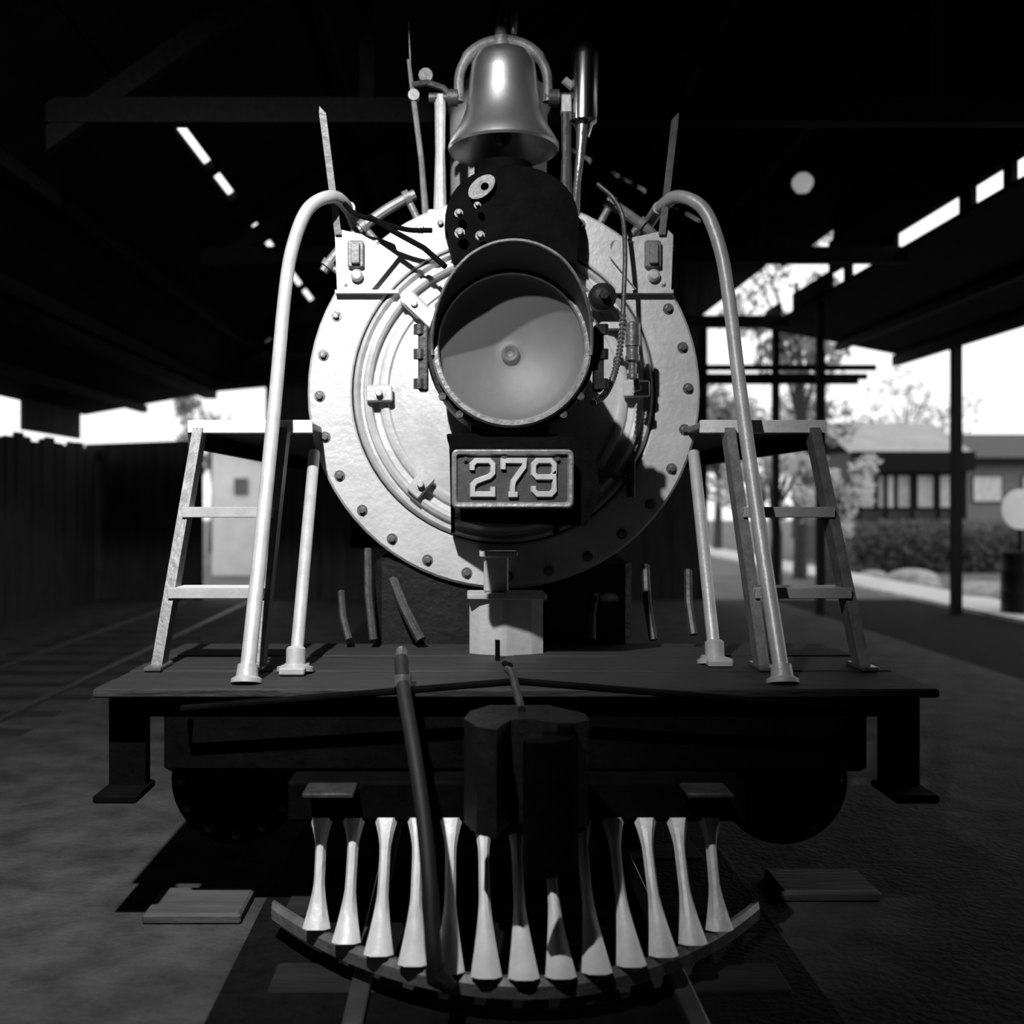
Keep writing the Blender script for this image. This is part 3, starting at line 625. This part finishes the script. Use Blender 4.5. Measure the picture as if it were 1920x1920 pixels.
def tree(px, base_y, d, hgt, rad, n, name, label, group=None, lm=LEAF, ls=.16, zc=None):
    x = (px-VX)/F*d; t = thing(name, (x,d,-.06), label, 'tree', group)
    tr = MB().tube([(x,d,-.06),(x+.05,d,hgt*.35),(x-.08,d,hgt*.75)], [.16,.11,.05], 8)
    for i in range(7):
        a = random.uniform(0,2*PI); z0 = hgt*random.uniform(.35,.6); e = Vector((x+math.cos(a)*rad*.6, d+math.sin(a)*rad*.6, z0+hgt*.28)); tr.tube([(x,d,z0),(Vector((x,d,z0))+e)/2+Vector((0,0,-.05)),e],[.05,.035,.015],6)
    tr.build('trunk', BARK, t)
    m = MB(); cl = [(Vector((x,d,hgt*.68))+Vector((random.gauss(0,1)*rad*.45,random.gauss(0,1)*rad*.45,random.gauss(0,1)*hgt*.15)), rad*random.uniform(.22,.42)) for _ in range(16)]
    for i in range(n):
        c,r_ = random.choice(cl); v = Vector((random.gauss(0,1),random.gauss(0,1),random.gauss(0,1))).normalized()*r_*random.uniform(.6,1.05); p = c+v
        u = Vector((random.gauss(0,1),random.gauss(0,1),random.gauss(0,1))).normalized(); w_ = u.orthogonal().normalized(); s_ = ls*random.uniform(.6,1.3)
        m.add([p-u*s_,p+w_*s_*.4,p+u*s_,p-w_*s_*.4],[(0,1,2,3)])
    o = m.build('crown', lm, t, smooth=False); return t
tree(1500,0,22,8.4,1.35,1900,'tree','tall leafy tree showing above the side roof, behind the scaffold', None, LEAF, .13)
tree(1345,0,34,5.6,1.8,2600,'tree','round pale bushy tree behind the open scaffold, close beside the smokebox', None, LEAF, .14)
tree(1490,0,46,6.4,2.2,2000,'tree','pale bushy tree behind the open scaffold, beyond its middle post', None, LEAF, .14)
tree(1700,0,56,9.2,3.0,1500,'tree','faint leafy tree rising over the low pale-roofed building', None, LEAF, .17)
tree(400,0,33,5.4,1.3,1200,'tree','small tree over the white hut behind the left steps', None, LEAF, .13)

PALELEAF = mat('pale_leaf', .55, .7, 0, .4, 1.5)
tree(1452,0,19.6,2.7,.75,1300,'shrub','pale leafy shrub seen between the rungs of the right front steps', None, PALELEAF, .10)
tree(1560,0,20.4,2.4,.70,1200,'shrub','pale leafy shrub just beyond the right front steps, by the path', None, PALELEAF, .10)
def house(name, label, px0, px1, d, zb, roofm, wallm, depth=4, fascia=None, wins=(), cat='building', ridge=.9, winm=DARKGLASS):
    x0,x1 = (px0-VX)/F*d, (px1-VX)/F*d; t = thing(name, ((x0+x1)/2,d,-.06), label, cat)
    MB().box((x0,d,-.06),(x1,d+depth,zb)).build('wall', wallm, t, smooth=False)
    MB().prism([(d-.35,zb-.05),(d+depth/2,zb+ridge),(d+depth+.35,zb-.05),(d+depth/2,zb+ridge-.12)], x0-.2, x1+.2, 'yz').build('roof', roofm, t, smooth=False)
    if fascia: MB().box((x0-.2,d-.40,zb-fascia),(x1+.2,d-.34,zb)).build('fascia', TIMBER, t, smooth=False)
    for wx0,wx1,wz0,wz1 in wins:
        f = MB().box((wx0-.05,d-.05,wz0-.05),(wx1+.05,d,wz1+.05)).build('window', TIMBER, t, smooth=False)
        MB().box((wx0,d-.06,wz0),(wx1,d-.052,wz1)).build('pane', winm, f, smooth=False)
    return t
PANE = mat('pale_window_blind', .6, .5)
h1 = house('long_building', 'long low building with pale roof, dark eave and row of pale windows', 1600, 1800, 26, 2.85, MIDGREY, mat('dim_wall',.05,.8), 4, .5,
      [(10.0+i*.5, 10.0+i*.5+.38, 1.45, 2.25) for i in range(5)], winm=PANE)
h2 = house('gabled_building', 'low dark-roofed building behind the globe lamp side, at the picture edge', 1800, 2050, 33, 3.0, mat('dark_roofing',.06,.8), mat('mid_wall',.16,.8), 4, .2, [(16.4,17.3,1.6,2.4),(18.0,18.9,1.6,2.4)], winm=PANE)
h2['label'] = 'low dark-roofed building beyond the long pale-roofed one, cut by the picture edge'
# posts of the veranda
for i in range(5):
    MB().box((9.9+i*.66,25.7,-.05),(9.98+i*.66,25.8,2.4)).build('post', TIMBER, h1, smooth=False)
# white hut left
x0,x1 = (398-VX)/F*23, (560-VX)/F*23
hut = thing('white_hut', ((x0+x1)/2,23,-.06), 'white hut with a small square window behind the left front steps', 'building')
MB().prism([(x0,-.06),(x1,-.06),(x1,2.2),(x0,3.0)], 23, 26).build('wall', WHITEWALL, hut, smooth=False)
MB().prism([(x0-.1,3.08),(x1+.1,2.26),(x1+.1,2.2),(x0-.1,3.0)], 22.9, 26.1).build('roof', TIMBER, hut, smooth=False)
MB().box((-5.15,22.95,1.75),(-4.85,23.0,2.12)).build('window', GREYPAINT, hut, smooth=False)
# far fence left, pale
# barrel, rocks, white wheel thing
p = at(1865,1108,14.6); bz = -.05
bar = thing('oil_drum', (7.95,14.6,.02), 'dark drum standing on the pale concrete path', 'drum')
MB().lathe([(.27,0),(.28,.01),(.27,.03),(.27,.28),(.28,.30),(.27,.32),(.27,.58),(.28,.60),(.27,.62),(.27,.84),(.28,.86),(.26,.86),(.25,.84),(.0005,.84)], (7.95,14.6,.02), (0,0,1), 28).build('shell', BLACK, bar)
MB().cyl((8.08,14.55,.85),(8.08,14.55,.885),.035).build('bung', DULLSTEEL, bar)
rn = [('broad pale rock in the yard nearest the drum',8.95,17.3,.62),('pale rock in the yard beside the broad rock',9.3,18.6,.42),('low pale rock between the path and the long building',9.4,21.5,.5),('small pale rock at the path side before the long building',8.95,19.9,.3),('small pale rock behind the concrete path, near the scaffold',9.0,22.5,.30)]
for i,(lb,x,y,s_) in enumerate(rn):
    m = MB(); rs = []
    for j in range(7):
        ph = -PI/2*0+PI/2*j/6; rs.append([(x+math.cos(2*PI*k/10)*s_*math.cos(ph)*(1+.2*math.sin(k*2.7+i)), y+math.sin(2*PI*k/10)*s_*math.cos(ph)*(1+.15*math.sin(k*1.9+i)), -.06+s_*.5*math.sin(ph)) for k in range(10)])
    tag(m.rings(rs).build('rock', ROCK, None, org=(x,y,-.06)), lb, 'rock', 'rocks in the yard')
# white drum-shaped sign disc at picture edge
sg = thing('round_sign', (8.0,13.9,0), 'round white disc on a short post at the picture edge', 'sign')
sp_ = at(1916,955,15.2)
WP[sg] = Vector((sp_.x,15.2,.02)); sg.location = WP[sg]
MB().lathe([(.30,0),(.30,.03)], sp_, (0,1,0), 32).build('disc', WHITEWALL, sg)
MB().cyl((sp_.x,15.25,.0),(sp_.x,15.25,sp_.z), .03).build('post', TIMBER, sg)
# dark hedge and grass before the long building
hd = MB()
for i in range(2600):
    p = Vector((random.uniform(8.9,13.5), random.uniform(23.4,24.6), random.uniform(-.05,1.05+.15*math.sin(i)))); u = Vector((random.gauss(0,1),random.gauss(0,1),random.gauss(0,1))).normalized(); w_ = u.orthogonal().normalized()
    hd.add([p-u*.12,p+w_*.05,p+u*.12,p-w_*.05],[(0,1,2,3)])
tag(hd.build('hedge', DARKLEAF, None, org=(12.5,24,0), smooth=False), 'dark low hedge in front of the long low building', 'hedge', None, 'stuff')
